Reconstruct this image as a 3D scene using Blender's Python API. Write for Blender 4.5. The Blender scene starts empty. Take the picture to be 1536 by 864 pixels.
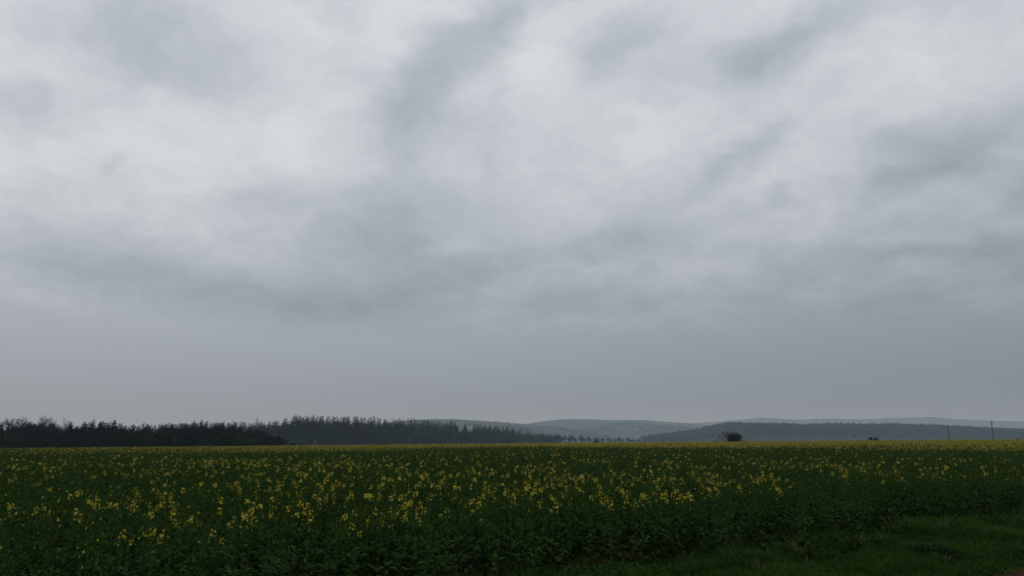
import bpy, math, random
import numpy as np
from mathutils import Vector, Matrix

sc = bpy.context.scene
col = sc.collection
R = math.radians
random.seed(7)
rng = np.random.default_rng(7)

# ------------------------------------------------------------------ camera
EYE = 1.7
PITCH = math.atan((660 - 432) / 1160.0)
cam_d = bpy.data.cameras.new('camera')
cam_d.sensor_width = 36.0
cam_d.lens = 36.0 * 1160.0 / 1536.0
cam_d.clip_start = 0.1
cam_d.clip_end = 60000
cam = bpy.data.objects.new('camera', cam_d)
cam.location = (0, 0, EYE)
cam.rotation_euler = (R(90) + PITCH, 0, 0)
col.objects.link(cam)
sc.camera = cam


def ray(u, v):
    """direction seen at photograph pixel (u, v)"""
    cp, sp = math.cos(PITCH), math.sin(PITCH)
    a, b = u - 768.0, v - 432.0
    return Vector((a, 1160 * cp + b * sp, 1160 * sp - b * cp))


def at(u, v, Y):
    d = ray(u, v)
    k = Y / d.y
    return Vector((d.x * k, Y, EYE + d.z * k))


# ------------------------------------------------------------------ colour management / render
sc.view_settings.view_transform = 'Standard'
sc.view_settings.look = 'None'
sc.view_settings.gamma = 1.0
sc.view_settings.exposure = 0.0
sc.view_settings.use_curve_mapping = False
cy = sc.cycles
cy.max_bounces = 5
cy.diffuse_bounces = 2
cy.glossy_bounces = 2
cy.transmission_bounces = 3
cy.volume_bounces = 0
cy.transparent_max_bounces = 4
cy.use_denoising = True
cy.sample_clamp_indirect = 3.0

# ------------------------------------------------------------------ sun
SUN_ELEV, SUN_AZ = R(48), R(-25)          # azimuth from +Y towards +X
sd = bpy.data.lights.new('sun', 'SUN')
sd.energy = 0.5
sd.angle = R(60)
sd.color = (1.0, 0.97, 0.92)
sun = bpy.data.objects.new('sun', sd)
sdir = Vector((math.sin(SUN_AZ) * math.cos(SUN_ELEV), math.cos(SUN_AZ) * math.cos(SUN_ELEV), math.sin(SUN_ELEV)))
sun.rotation_euler = sdir.to_track_quat('Z', 'Y').to_euler()
col.objects.link(sun)

# ------------------------------------------------------------------ world: Nishita sky behind a full cloud deck
world = bpy.data.worlds.new('World')
sc.world = world
world.use_nodes = True


class NT:
    """tiny node-tree writer"""
    def __init__(s, tree):
        s.t = tree
        s.n = tree.nodes
        s.l = tree.links

    def put(s, sock, v):
        if isinstance(v, bpy.types.NodeSocket):
            s.l.new(v, sock)
        elif v is not None:
            sock.default_value = v

    def node(s, typ, **kw):
        n = s.n.new(typ)
        for k, v in kw.items():
            setattr(n, k, v)
        return n

    def m(s, op, a, b=None, c=None, clamp=False):
        n = s.node('ShaderNodeMath', operation=op, use_clamp=clamp)
        for i, v in enumerate((a, b, c)):
            s.put(n.inputs[i], v)
        return n.outputs[0]

    def vm(s, op, a, b=None, c=None, out=0):
        n = s.node('ShaderNodeVectorMath', operation=op)
        for i, v in enumerate((a, b, c)):
            if v is not None:
                s.put(n.inputs[i], v)
        return n.outputs[out]

    def noise(s, vec, scale, detail=3, rough=.5, out='Fac', dist=0.0):
        n = s.node('ShaderNodeTexNoise')
        s.put(n.inputs['Vector'], vec)
        n.inputs['Scale'].default_value = scale
        n.inputs['Detail'].default_value = detail
        n.inputs['Roughness'].default_value = rough
        n.inputs['Distortion'].default_value = dist
        return n.outputs[out]

    def ramp(s, fac, stops, mode='LINEAR'):
        n = s.node('ShaderNodeValToRGB')
        cr = n.color_ramp
        cr.interpolation = mode
        while len(cr.elements) < len(stops):
            cr.elements.new(0.5)
        for e, (p, c) in zip(cr.elements, stops):
            e.position = p
            e.color = (c, c, c, 1) if isinstance(c, (int, float)) else (*c, 1)
        s.put(n.inputs[0], fac)
        return n.outputs[0]

    def mix(s, f, a, b):
        n = s.node('ShaderNodeMix', data_type='RGBA')
        s.put(n.inputs[0], f)
        s.put(n.inputs[6], a if not isinstance(a, tuple) else (*a, 1))
        s.put(n.inputs[7], b if not isinstance(b, tuple) else (*b, 1))
        return n.outputs[2]


w = NT(world.node_tree)
w.n.clear()
geo = w.node('ShaderNodeTexCoord')
D = geo.outputs['Generated']
sep = w.node('ShaderNodeSeparateXYZ')
w.put(sep.inputs[0], D)
dx, dy, dz = sep.outputs
C0 = 0.35
zc = w.m('MAXIMUM', dz, 0.0)
inv = w.m('DIVIDE', 1.0, w.m('ADD', zc, C0))
cmb = w.node('ShaderNodeCombineXYZ')
w.put(cmb.inputs[0], w.m('MULTIPLY', dx, inv))
w.put(cmb.inputs[1], w.m('MULTIPLY', dy, inv))
cmb.inputs[2].default_value = 0
P0 = cmb.outputs[0]
# ragged cloud edges: the layer's coordinates are warped at two scales
n1 = w.noise(P0, 2.6, 3, .55, 'Color')
n2 = w.noise(P0, 8.0, 5, .62, 'Color')
o1 = w.vm('MULTIPLY', w.vm('SUBTRACT', n1, (.5, .5, .5)), (.22, .22, 0))
o2 = w.vm('MULTIPLY', w.vm('SUBTRACT', n2, (.5, .5, .5)), (.13, .13, 0))
P1 = w.vm('ADD', w.vm('ADD', w.vm('ADD', P0, o1), o2), (0, 0, 1))


def plane(u, v):
    d = ray(u, v).normalized()
    k = 1 / (max(d.z, 0) + C0)
    return np.array([d.x * k, d.y * k])


# single clouds of the deck: pixel, half axes, tilt (rising to the right), amount (negative: thick and grey)
CLOUDS = [
    (265, 90, 150, 88, -8, -.125), (175, 20, 120, 40, 0, -.05), (-10, 172, 120, 40, -6, -.085), (40, 40, 60, 50, 0, -.035),
    (605, 185, 85, 66, 60, -.105), (690, 65, 140, 56, 42, -.100), (650, 300, 190, 80, 35, -.026), (770, 8, 90, 30, 20, -.06),
    (935, 90, 42, 62, 80, -.085), (960, 50, 70, 35, 0, -.035), (1115, 108, 90, 44, 22, -.105), (1235, 50, 150, 38, 20, -.085),
    (1450, 15, 90, 20, 25, -.045), (1380, 245, 105, 44, 22, -.100), (1480, 205, 110, 38, 22, -.065), (1515, 285, 70, 36, 20, -.085),
    (1400, 385, 140, 18, 0, -.07), (1330, 345, 60, 14, 15, -.03), (410, 298, 62, 26, -5, -.07), (570, 340, 140, 54, 10, -.095),
    (330, 440, 190, 36, -12, -.075), (620, 435, 180, 38, 15, -.07), (880, 440, 140, 26, 4, -.04), (1180, 420, 120, 24, 8, -.035), (90, 385, 120, 46, 0, -.04), (60, 290, 50, 20, 0, -.035),
    (1130, 232, 95, 24, 22, -.055), (1030, 272, 85, 20, 25, -.04), (860, 470, 120, 14, 4, -.025), (215, 258, 34, 8, 45, -.045),
    (1170, 305, 60, 14, 15, -.03), (560, 390, 430, 100, 4, -.022), (950, 350, 110, 30, 10, -.05), (1250, 470, 160, 18, 0, -.02),
    (585, 75, 90, 28, 78, .05), (400, 225, 150, 56, -4, .05), (150, 330, 130, 30, -10, .035), (795, 115, 75, 42, 80, .055),
    (880, 30, 55, 40, 0, .03), (1000, 188, 90, 28, 15, .05), (870, 285, 70, 36, 40, .03), (1400, 110, 120, 34, 20, .03),
    (60, 457, 80, 14, -6, .035), (690, 360, 36, 18, 0, .035), (800, 425, 110, 18, 8, .02), (250, 175, 90, 20, 0, .02),
    (1000, 425, 130, 20, 0, .015), (440, 60, 60, 60, 0, .03),
]
acc = None
for (u, v, a, b, ang, amp) in CLOUDS:
    p = plane(u, v)
    e = 2.0
    J = np.column_stack([(plane(u + e, v) - plane(u - e, v)) / (2 * e), (plane(u, v + e) - plane(u, v - e)) / (2 * e)])
    t = R(ang)
    A = np.array([[math.cos(t) * a, math.sin(t) * b], [-math.sin(t) * a, math.cos(t) * b]])
    M = np.linalg.inv(J @ A)
    k = M @ p
    q1 = w.vm('DOT_PRODUCT', P1, (M[0, 0], M[0, 1], -k[0]), out=1)
    q2 = w.vm('DOT_PRODUCT', P1, (M[1, 0], M[1, 1], -k[1]), out=1)
    r2 = w.m('MULTIPLY_ADD', q1, q1, w.m('MULTIPLY', q2, q2))
    g = w.m('POWER', 0.42, r2)
    acc = w.m('MULTIPLY', g, amp) if acc is None else w.m('MULTIPLY_ADD', g, amp, acc)

# soft mottling of the whole deck, the same in every direction
f1 = w.m('SUBTRACT', w.noise(P1, 2.2, 4, .55), .5)
f2 = w.m('SUBTRACT', w.noise(P1, 6.0, 5, .60), .5)
f3 = w.m('SUBTRACT', w.noise(P1, 17.0, 6, .62), .5)
mott = w.m('ADD', w.m('ADD', w.m('MULTIPLY', f1, .10), w.m('MULTIPLY', f2, .18)), w.m('MULTIPLY', f3, .11))
fade = w.ramp(zc, [(0.0, 0.0), (0.115, 0.04), (0.168, 1.0)], 'EASE')
base = w.ramp(zc, [(0.0, .490), (.05, .560), (.09, .605), (.135, .645), (.18, .705), (.25, .775), (.33, .825), (.45, .845), (.60, .85), (1.0, .87)])
# the deck is a little thicker towards the right
side = w.m('MULTIPLY', w.m('MULTIPLY', w.m('ADD', dx, 0.08), -.115), w.ramp(zc, [(0, 1.0), (.3, .5), (.6, 0)]))
lev = w.m('ADD', base, side)
acc = w.m('MULTIPLY', acc, w.m('MULTIPLY_ADD', f2, 1.5, 1.0))
lev = w.m('MULTIPLY_ADD', w.m('ADD', acc, mott), fade, lev)
lev = w.m('SMOOTH_MIN', lev, .875, .10)
lin = w.m('POWER', w.m('MAXIMUM', lev, .02), 2.25)
tint = w.mix(w.ramp(lev, [(.56, 0.0), (.84, 1.0)]), (.868, 1.0, 1.150), (.955, 1.0, 1.062))
cloud_c = w.vm('SCALE', tint)
w.put(cloud_c.node.inputs['Scale'], lin)
# below the horizon: dull ground tone, never seen past the terrain
below = w.ramp(w.m('MULTIPLY_ADD', dz, 1.0, 0.02), [(0.0, 1.0), (0.02, 0.0)])
cloud_c = w.mix(below, cloud_c, (.06, .065, .05))
bg_c = w.node('ShaderNodeBackground')
w.put(bg_c.inputs[0], cloud_c)
bg_c.inputs[1].default_value = 1.0
skyt = w.node('ShaderNodeTexSky', sky_type='NISHITA')
skyt.sun_disc = False
skyt.sun_elevation = SUN_ELEV
skyt.sun_rotation = SUN_AZ
bg_s = w.node('ShaderNodeBackground')
w.put(bg_s.inputs[0], skyt.outputs[0])
bg_s.inputs[1].default_value = 0.08
mixs = w.node('ShaderNodeMixShader')
mixs.inputs[0].default_value = 0.97          # cloud cover
w.put(mixs.inputs[1], bg_s.outputs[0])
w.put(mixs.inputs[2], bg_c.outputs[0])
wout = w.node('ShaderNodeOutputWorld')
w.put(wout.inputs[0], mixs.outputs[0])
world.cycles.sampling_method = 'MANUAL'
world.cycles.sample_map_resolution = 512

# ------------------------------------------------------------------ helpers


def mat(name):
    m = bpy.data.materials.new(name)
    m.use_nodes = True
    nt = NT(m.node_tree)
    nt.n.clear()
    out = nt.node('ShaderNodeOutputMaterial')
    return m, nt, out


def principled(name, build, rough=.8, spec=.3, bump=None):
    m, nt, out = mat(name)
    p = nt.node('ShaderNodeBsdfPrincipled')
    c = build(nt)
    nt.put(p.inputs['Base Color'], (*c, 1) if isinstance(c, tuple) else c)
    p.inputs['Roughness'].default_value = rough
    p.inputs['Specular IOR Level'].default_value = spec
    if bump is not None:
        b = nt.node('ShaderNodeBump')
        h, st, di = bump(nt)
        nt.put(b.inputs['Height'], h)
        b.inputs['Strength'].default_value = st
        b.inputs['Distance'].default_value = di
        nt.put(p.inputs['Normal'], b.outputs[0])
    nt.put(out.inputs[0], p.outputs[0])
    return m


def leafy(name, c1, c2, trans=.25, rough=.55, spec=.25, scale=3.0):
    """foliage: colour varies from plant to plant and along the leaf; some light passes through"""
    m, nt, out = mat(name)
    oi = nt.node('ShaderNodeObjectInfo')
    ge = nt.node('ShaderNodeNewGeometry')
    n = nt.noise(ge.outputs['Position'], scale, 2, .5)
    f = nt.m('MULTIPLY_ADD', oi.outputs['Random'], .6, nt.m('MULTIPLY', n, .5))
    c = nt.mix(nt.m('SUBTRACT', f, .1, clamp=True), c1, c2)
    p = nt.node('ShaderNodeBsdfPrincipled')
    nt.put(p.inputs['Base Color'], c)
    p.inputs['Roughness'].default_value = rough
    p.inputs['Specular IOR Level'].default_value = spec
    t = nt.node('ShaderNodeBsdfTranslucent')
    nt.put(t.inputs[0], c)
    ms = nt.node('ShaderNodeMixShader')
    ms.inputs[0].default_value = trans
    nt.put(ms.inputs[1], p.outputs[0])
    nt.put(ms.inputs[2], t.outputs[0])
    nt.put(out.inputs[0], ms.outputs[0])
    return m


def pos(nt):
    return nt.node('ShaderNodeNewGeometry').outputs['Position']


M = {}
M['rape_leaf'] = leafy('rapeseed leaf', (.014, .045, .005), (.027, .068, .007), .2, .6, .03)
M['rape_stem'] = leafy('rapeseed stem', (.020, .058, .010), (.030, .076, .014), .1, .6, .03)
M['rape_bud'] = leafy('rapeseed bud', (.028, .066, .009), (.060, .095, .014), .2, .6, .03)
M['rape_petal'] = leafy('rapeseed petal', (.38, .31, .008), (.58, .51, .12), .25, .6, .05, 30)
M['grass'] = leafy('verge grass', (.010, .036, .004), (.034, .080, .010), .2, .7, .02, .9)
M['dry_grass'] = leafy('dry grass', (.09, .075, .035), (.17, .14, .07), .2, .8, .03)
M['dead_leaf'] = leafy('dead brown leaf', (.045, .026, .015), (.085, .050, .028), .1, .8, .1)
M['dark_weed'] = leafy('dark weed leaf', (.007, .019, .005), (.012, .028, .007), .1, .7, .02)
M['bark'] = principled('bark', lambda n: n.ramp(n.noise(pos(n), 2.5, 4, .6), [(.3, (.022, .020, .018)), (.7, (.044, .039, .035))]), .9, .02)
M['twig'] = leafy('bare twigs', (.018, .017, .018), (.030, .028, .028), .0, .9, .0, .3)
M['needle'] = leafy('spruce needles', (.010, .018, .013), (.018, .030, .018), .1, .8, .02, .4)
M['shrub'] = leafy('evergreen shrub leaves', (.010, .019, .010), (.019, .031, .014), .1, .8, .02, .8)
M['brown_shrub'] = leafy('rusty winter shrub', (.034, .024, .016), (.055, .038, .024), .1, .8, .02, .8)
M['pale_shrub'] = leafy('pale budding shrub', (.09, .10, .085), (.15, .155, .13), .1, .8, .02, .8)
M['dark_stalk'] = principled('dark dead stalk', lambda n: n.ramp(n.noise(pos(n), 30, 2), [(.3, (.014, .010, .008)), (.7, (.030, .022, .016))]), .8, .1)
M['pole_wood'] = principled('tarred pole wood', lambda n: n.ramp(n.noise(pos(n), 6, 3), [(.3, (.035, .031, .028)), (.7, (.07, .063, .056))]), .85, .15)
M['porcelain'] = principled('glazed insulator', lambda n: n.ramp(n.noise(pos(n), 9, 2), [(.3, (.16, .10, .07)), (.7, (.22, .15, .11))]), .25, .5)


class MB:
    def __init__(s):
        s.v, s.f, s.m = [], [], []

    def tube(s, pts, rad, n=4, mi=0, cap=False):
        b = len(s.v)
        pts = [Vector(p) for p in pts]
        for i, p in enumerate(pts):
            d = (pts[min(i + 1, len(pts) - 1)] - pts[max(i - 1, 0)]).normalized()
            x = d.orthogonal().normalized() if i == 0 else (x - d * x.dot(d)).normalized()
            y = d.cross(x)
            for k in range(n):
                a = 2 * math.pi * k / n
                s.v.append(tuple(p + (x * math.cos(a) + y * math.sin(a)) * rad[i]))
        for i in range(len(pts) - 1):
            for k in range(n):
                k2 = (k + 1) % n
                s.f.append((b + i * n + k, b + i * n + k2, b + (i + 1) * n + k2, b + (i + 1) * n + k))
                s.m.append(mi)
        if cap:
            s.f.append(tuple(b + (len(pts) - 1) * n + k for k in range(n)))
            s.m.append(mi)
            s.f.append(tuple(b + n - 1 - k for k in range(n)))
            s.m.append(mi)

    def tri(s, a, b, c, mi=0):
        k = len(s.v)
        s.v += [tuple(a), tuple(b), tuple(c)]
        s.f.append((k, k + 1, k + 2))
        s.m.append(mi)

    def quad(s, a, b, c, d, mi=0):
        k = len(s.v)
        s.v += [tuple(a), tuple(b), tuple(c), tuple(d)]
        s.f.append((k, k + 1, k + 2, k + 3))
        s.m.append(mi)

    def leaf(s, base, dirv, length, width, droop, mi=0, segs=3, fold=.25, up=Vector((0, 0, 1))):
        """an arching leaf blade folded along its midrib"""
        d = Vector(dirv).normalized()
        p = Vector(base)
        side = d.cross(up)
        if side.length < 1e-3:
            side = Vector((1, 0, 0))
        side.normalize()
        b = len(s.v)
        wid = [.25, .9, .8, .0] if segs == 3 else [.3, 1.0, .0]
        for i in range(segs + 1):
            wd = width * .5 * wid[i]
            nrm = side.cross(d).normalized()
            s.v += [tuple(p - side * wd + nrm * wd * fold), tuple(p), tuple(p + side * wd + nrm * wd * fold)]
            p = p + d * (length / segs)
            d = (d + Vector((0, 0, -droop / segs))).normalized()
        for i in range(segs):
            for k in (0, 1):
                a = b + i * 3 + k
                s.f.append((a, a + 1, a + 4, a + 3))
                s.m.append(mi)

    def blob(s, p, r, mi=0, h=1.3):
        b = len(s.v)
        p = Vector(p)
        s.v += [tuple(p + Vector(q)) for q in ((r, 0, 0), (0, r, 0), (-r, 0, 0), (0, -r, 0), (0, 0, r * h), (0, 0, -r * h))]
        for a, c in ((0, 1), (1, 2), (2, 3), (3, 0)):
            s.f += [(b + a, b + c, b + 4), (b + c, b + a, b + 5)]
            s.m += [mi, mi]

    def merge(s, o):
        b = len(s.v)
        s.v += o.v
        s.f += [tuple(i + b for i in f) for f in o.f]
        s.m += o.m

    def mesh(s, name, mats, smooth=False):
        me = bpy.data.meshes.new(name)
        me.from_pydata(s.v, [], s.f)
        for m_ in mats:
            me.materials.append(m_)
        if len(mats) > 1:
            me.polygons.foreach_set('material_index', np.array(s.m, dtype=np.int32))
        if smooth:
            me.polygons.foreach_set('use_smooth', np.ones(len(s.f), dtype=bool))
        me.update()
        return me


def link(name, me, parent=None, loc=(0, 0, 0), **props):
    o = bpy.data.objects.new(name, me)
    o.location = loc
    if parent is not None:
        o.parent = parent
    col.objects.link(o)
    for k, v in props.items():
        o[k] = v
    return o


def thing(name, label, cat, loc, group=None, rz=0.0, scale=(1, 1, 1)):
    o = link(name, None, None, loc, label=label, category=cat)
    if group:
        o['group'] = group
    o.rotation_euler.z = rz
    o.scale = scale
    o.empty_display_size = .3
    return o


def smooth(a, b, x):
    t = np.clip((x - a) / (b - a), 0, 1)
    return t * t * (3 - 2 * t)


def gz(x, y):
    """height of the ground"""
    tilt = np.clip(.0085 * x, -1.05, .85) * smooth(20, 150, y)
    fall = -.00055 * np.maximum(y - 150, 0) ** 1.5
    return np.maximum(tilt + fall, -3.6 + .3 * tilt)


# ------------------------------------------------------------------ ground sheet
def graded(lo, hi, near, growth):
    out = [0.0]
    st = near
    while out[-1] < hi:
        out.append(out[-1] + st)
        st *= growth
    neg = []
    st = near
    x = 0.0
    while x > lo:
        x -= st
        neg.append(x)
        st *= growth
    return np.array(sorted(neg) + out)


def sheet(xs, ys, zf):
    X, Y = np.meshgrid(xs, ys)
    Z = zf(X, Y)
    v = np.stack([X.ravel(), Y.ravel(), Z.ravel()], 1)
    nx, ny = len(xs), len(ys)
    i = (np.arange(ny - 1)[:, None] * nx + np.arange(nx - 1)[None]).ravel()
    f = np.stack([i, i + 1, i + nx + 1, i + nx], 1)
    return v.tolist(), f.tolist()


def grid_mesh(name, v, f, m):
    me = bpy.data.meshes.new(name)
    me.from_pydata(v, [], f)
    me.materials.append(m)
    me.polygons.foreach_set('use_smooth', np.ones(len(f), dtype=bool))
    me.update()
    return me


def ground_col(n):
    p = pos(n)
    soil = n.ramp(n.noise(p, 3.0, 5, .6), [(.3, (.012, .010, .006)), (.7, (.028, .022, .014))])
    vo = n.node('ShaderNodeTexVoronoi')
    n.put(vo.inputs['Vector'], n.vm('MULTIPLY', p, (.0022, .0035, 0)))
    sp = n.node('ShaderNodeSeparateColor')
    n.put(sp.inputs[0], vo.outputs['Color'])
    fields = n.ramp(sp.outputs[0], [(0, (.030, .050, .018)), (.35, (.050, .085, .028)), (.6, (.085, .080, .045)), (1, (.045, .070, .022))], 'CONSTANT')
    s = n.node('ShaderNodeSeparateXYZ')
    n.put(s.inputs[0], p)
    far = n.ramp(n.m('DIVIDE', s.outputs[1], 1000), [(.20, 0.0), (.26, 1.0)])
    return n.mix(far, soil, fields)


M['ground'] = principled('ground soil', ground_col, .95, .0,
                         lambda n: (n.noise(pos(n), 9, 4, .6), .6, .05))
xs = graded(-11000, 11000, 4, 1.09)
ys = graded(-2400, 11200, 4, 1.07)
link('ground', grid_mesh('ground', *sheet(xs, ys, gz), M['ground']), kind='structure')

# crop edge and road edge: two nearly parallel lines across the foreground
ED = Vector((1, .68, 0)).normalized()          # along the road
EN = Vector((-ED.y, ED.x, 0))                   # away from the road, into the field
ROAD0 = Vector((5.9, 9.98, 0))
CROP0 = Vector((1.94, 11.05, 0))


def wob(t):
    return .16 * math.sin(t * .9) + .12 * math.sin(t * 2.3 + 1) + .07 * math.sin(t * 5.1 + 2)


def strip(name, o0, offs, zs, m, t0=-60, t1=120, n=360, wobble=0.0):
    v, f = [], []
    k = len(offs)
    for i in range(n + 1):
        t = t0 + (t1 - t0) * i / n
        for j, (o, z) in enumerate(zip(offs, zs)):
            p = o0 + ED * t + EN * (o + (wobble * wob(t * 1.7 + j) if j in (0, k - 1) else 0))
            v.append((p.x, p.y, float(gz(p.x, p.y)) + z))
    for i in range(n):
        for j in range(k - 1):
            a = i * k + j
            f.append((a, a + k, a + k + 1, a + 1))
    return link(name, grid_mesh(name, v, f, m), kind='structure')


M['asphalt'] = principled('asphalt', lambda n: n.mix(n.noise(pos(n), 260, 2, .6), n.ramp(n.noise(pos(n), 1.2, 4), [(.3, (.030, .028, .027)), (.7, (.050, .047, .045))]), (.075, .07, .066)), .9, .08,
                          lambda n: (n.noise(pos(n), 180, 2), .5, .006))
M['shoulder'] = principled('earth shoulder', lambda n: n.ramp(n.noise(pos(n), 12, 5, .65), [(.3, (.022, .014, .009)), (.6, (.050, .030, .019)), (.8, (.065, .046, .032))]), .95, .0,
                           lambda n: (n.noise(pos(n), 25, 4), .8, .03))
M['verge'] = principled('verge earth', lambda n: n.ramp(n.noise(pos(n), 5, 4, .6), [(.3, (.012, .022, .005)), (.7, (.022, .036, .008))]), .95, .0)
strip('road', ROAD0, [-5.6, -2.8, -1.2, -.02], [.012, .05, .03, .008], M['asphalt'])
strip('road_shoulder', ROAD0, [-.22, .05, .42], [.013, .016, .009], M['shoulder'], wobble=.5)
strip('verge', ROAD0, [.20, 1.2, 2.4, 3.9], [.014, .05, .035, .006], M['verge'], wobble=.3)


def field_dist(x, y):
    """signed distance into the crop, ragged along the headland"""
    rx, ry = x - CROP0.x, y - CROP0.y
    t = rx * ED.x + ry * ED.y
    d = rx * EN.x + ry * EN.y
    d = d + .14 * np.maximum(0, 2.0 - t)
    return d + .22 * np.sin(t * .55 + .6) + .13 * np.sin(t * 1.7) + .08 * np.sin(t * 4.3 + 1)


# ------------------------------------------------------------------ rapeseed plants
RMATS = [M['rape_leaf'], M['rape_stem'], M['rape_bud'], M['rape_petal']]


def raceme(mb, p, r, bloom, size=1.0):
    """flower head: open four-petalled flowers round the axis, tight buds on top"""
    p = Vector(p)
    top = p + Vector((r.uniform(-.01, .01), r.uniform(-.01, .01), .075 * size))
    mb.tube([p - Vector((0, 0, .03)), top], [.0022, .0015], 3, 1)
    nf = int(round((13 if bloom > .7 else 7) * bloom))
    for i in range(nf):
        a = r.uniform(0, 6.283)
        h = r.uniform(.0, .058) * size
        d = Vector((math.cos(a), math.sin(a), r.uniform(.15, .9))).normalized()
        c = p + Vector((0, 0, h)) + d * r.uniform(.018, .034) * size
        x = d.orthogonal().normalized()
        y = d.cross(x)
        s = r.uniform(.008, .0115) * size
        for k in range(4):
            e = x * math.cos(k * 1.571 + a) + y * math.sin(k * 1.571 + a)
            g = d.cross(e)
            mb.quad(c, c + e * s * .7 + g * s * .55 + d * s * .2, c + e * s * 1.3 + d * s * .1, c + e * s * .7 - g * s * .55 + d * s * .2, 3)
    for i in range(6 if bloom > 0 else 9):
        a = r.uniform(0, 6.283)
        q = r.uniform(.0, .012) * size
        mb.blob(top + Vector((math.cos(a) * q, math.sin(a) * q, r.uniform(-.012, .010))), r.uniform(.0035, .006) * size, 2, 1.5)


def rape_plant(seed, kind):
    """kind 'bloom', 'bud' or 'green' -> list of (part name, MB, origin)"""
    r = random.Random(seed)
    parts = []
    h = r.uniform(.70, .84)
    stem, fol = MB(), MB()
    lean = Vector((r.uniform(-.05, .05), r.uniform(-.05, .05), 0))
    axis = [Vector((lean.x * t * t, lean.y * t * t, h * t)) for t in (0, .3, .6, .85, 1)]
    stem.tube(axis, [.0075, .0065, .005, .0035, .0025], 4, 1)

    def on(t):
        return Vector((lean.x * t * t, lean.y * t * t, h * t))
    a = r.uniform(0, 6.28)
    for i in range(18):                                   # big lower leaves
        t = r.uniform(.10, .62)
        a += 2.4 + r.uniform(-.4, .4)
        L = r.uniform(.09, .165)
        fol.leaf(on(t), (math.cos(a), math.sin(a), r.uniform(.1, 1.2)), L, L * r.uniform(.34, .5), r.uniform(.5, 1.3), 0)
    for i in range(11):                                   # narrow upper leaves
        t = r.uniform(.55, .93)
        a += 2.4 + r.uniform(-.4, .4)
        L = r.uniform(.05, .10)
        fol.leaf(on(t), (math.cos(a), math.sin(a), r.uniform(.3, 1.1)), L, L * r.uniform(.28, .4), r.uniform(.3, .9), 0, 2)
    tips = [axis[-1]]
    nb = {'bloom': 4, 'bud': 4, 'green': 2}[kind]
    for i in range(nb):
        t = r.uniform(.52, .85)
        a += 2.4
        b = on(t)
        ln = r.uniform(.13, .30) * (1.05 - t) * 2.1
        out = Vector((math.cos(a), math.sin(a), 0))
        e = b + out * ln * .45 + Vector((0, 0, min(ln, h - b.z - .01 + r.uniform(-.05, .02))))
        stem.tube([b, b + (e - b) * .5 + out * ln * .1, e], [.0035, .003, .002], 3, 1)
        for k in range(2):
            q = b + (e - b) * r.uniform(.3, .85)
            aa = a + r.uniform(-1.5, 1.5)
            L = r.uniform(.05, .09)
            fol.leaf(q, (math.cos(aa), math.sin(aa), r.uniform(.2, 1)), L, L * .32, .6, 0, 2)
        tips.append(e)
    parts.append(('stem', stem, Vector()))
    parts.append(('foliage', fol, Vector()))
    for i, tip in enumerate(tips):
        mb = MB()
        bloom = 0.0
        if kind == 'bloom':
            bloom = (1.0, r.choice((.8, .5, .2)), r.choice((.3, .15, 0)), 0.0, 0.0)[i]
        elif kind == 'bud':
            bloom = r.choice((0, 0, 0, 0, 0, .15))
        raceme(mb, Vector(), r, bloom, r.uniform(.75, 1.1) * (1.12 if i == 0 else 1.0))
        parts.append(('flower_head' if kind == 'bloom' else 'bud_head', mb, tip))
    return parts


KINDS = ['bloom'] * 4 + ['bud'] * 4 + ['green'] * 3
plants = [rape_plant(100 + i, k) for i, k in enumerate(KINDS)]
rape_lib = bpy.data.collections.new('rapeseed_kinds')
proto_parts = []
for i, parts in enumerate(plants):
    full = MB()
    pp = []
    for nm, mb, org in parts:
        pp.append((nm, mb.mesh(nm, RMATS), org))
        t = MB()
        t.merge(mb)
        t.v = [tuple(Vector(q) + org) for q in t.v]
        full.merge(t)
    proto_parts.append(pp)
    rape_lib.objects.link(bpy.data.objects.new(f'rapeseed_{i:02d}', full.mesh('rapeseed_crop', RMATS)))


def cell_noise(x, y, s, seed):
    """smooth value noise 0..1"""
    g = np.random.default_rng(seed).random((64, 64))
    X, Y = np.asarray(x) / s, np.asarray(y) / s
    xi, yi = np.floor(X).astype(int), np.floor(Y).astype(int)
    fx, fy = X - xi, Y - yi
    fx, fy = fx * fx * (3 - 2 * fx), fy * fy * (3 - 2 * fy)
    a, b = g[yi % 64, xi % 64], g[yi % 64, (xi + 1) % 64]
    c, d = g[(yi + 1) % 64, xi % 64], g[(yi + 1) % 64, (xi + 1) % 64]
    return (a * (1 - fx) + b * fx) * (1 - fy) + (c * (1 - fx) + d * fx) * fy


def scatter(r0, r1, dens, half):
    """points in the fan r0..r1 in front of the viewer"""
    n = int(dens * half * (r1 * r1 - r0 * r0))
    rr = np.sqrt(rng.uniform(r0 * r0, r1 * r1, n))
    th = rng.uniform(-half, half, n)
    return np.stack([rr * np.sin(th), rr * np.cos(th)], 1)


rings = [(1.5, 13, 22, .95, 1.0, 1.0), (13, 22, 17, .85, 1.05, 1.0), (22, 40, 11, .80, 1.25, 1.0), (40, 80, 6, .78, 1.6, 1.02), (80, 215, 2.6, .78, 2.2, 1.06)]
P, SX, SZ = [], [], []
for (r0, r1, dn, hf, sx, sz) in rings:
    p = scatter(r0, r1, dn, hf)
    P.append(p)
    SX.append(np.full(len(p), sx))
    SZ.append(np.full(len(p), sz))
P = np.concatenate(P)
SX = np.concatenate(SX)
SZ = np.concatenate(SZ)
fd = field_dist(P[:, 0], P[:, 1])
keep = fd > 0
# tramline gaps and thin places
keep &= rng.random(len(P)) < np.where(fd < .5, .75, 1.0)
P, SX, SZ, fd = P[keep], SX[keep], SZ[keep], fd[keep]
x, y = P[:, 0], P[:, 1]
d = np.hypot(x, y)
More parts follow.
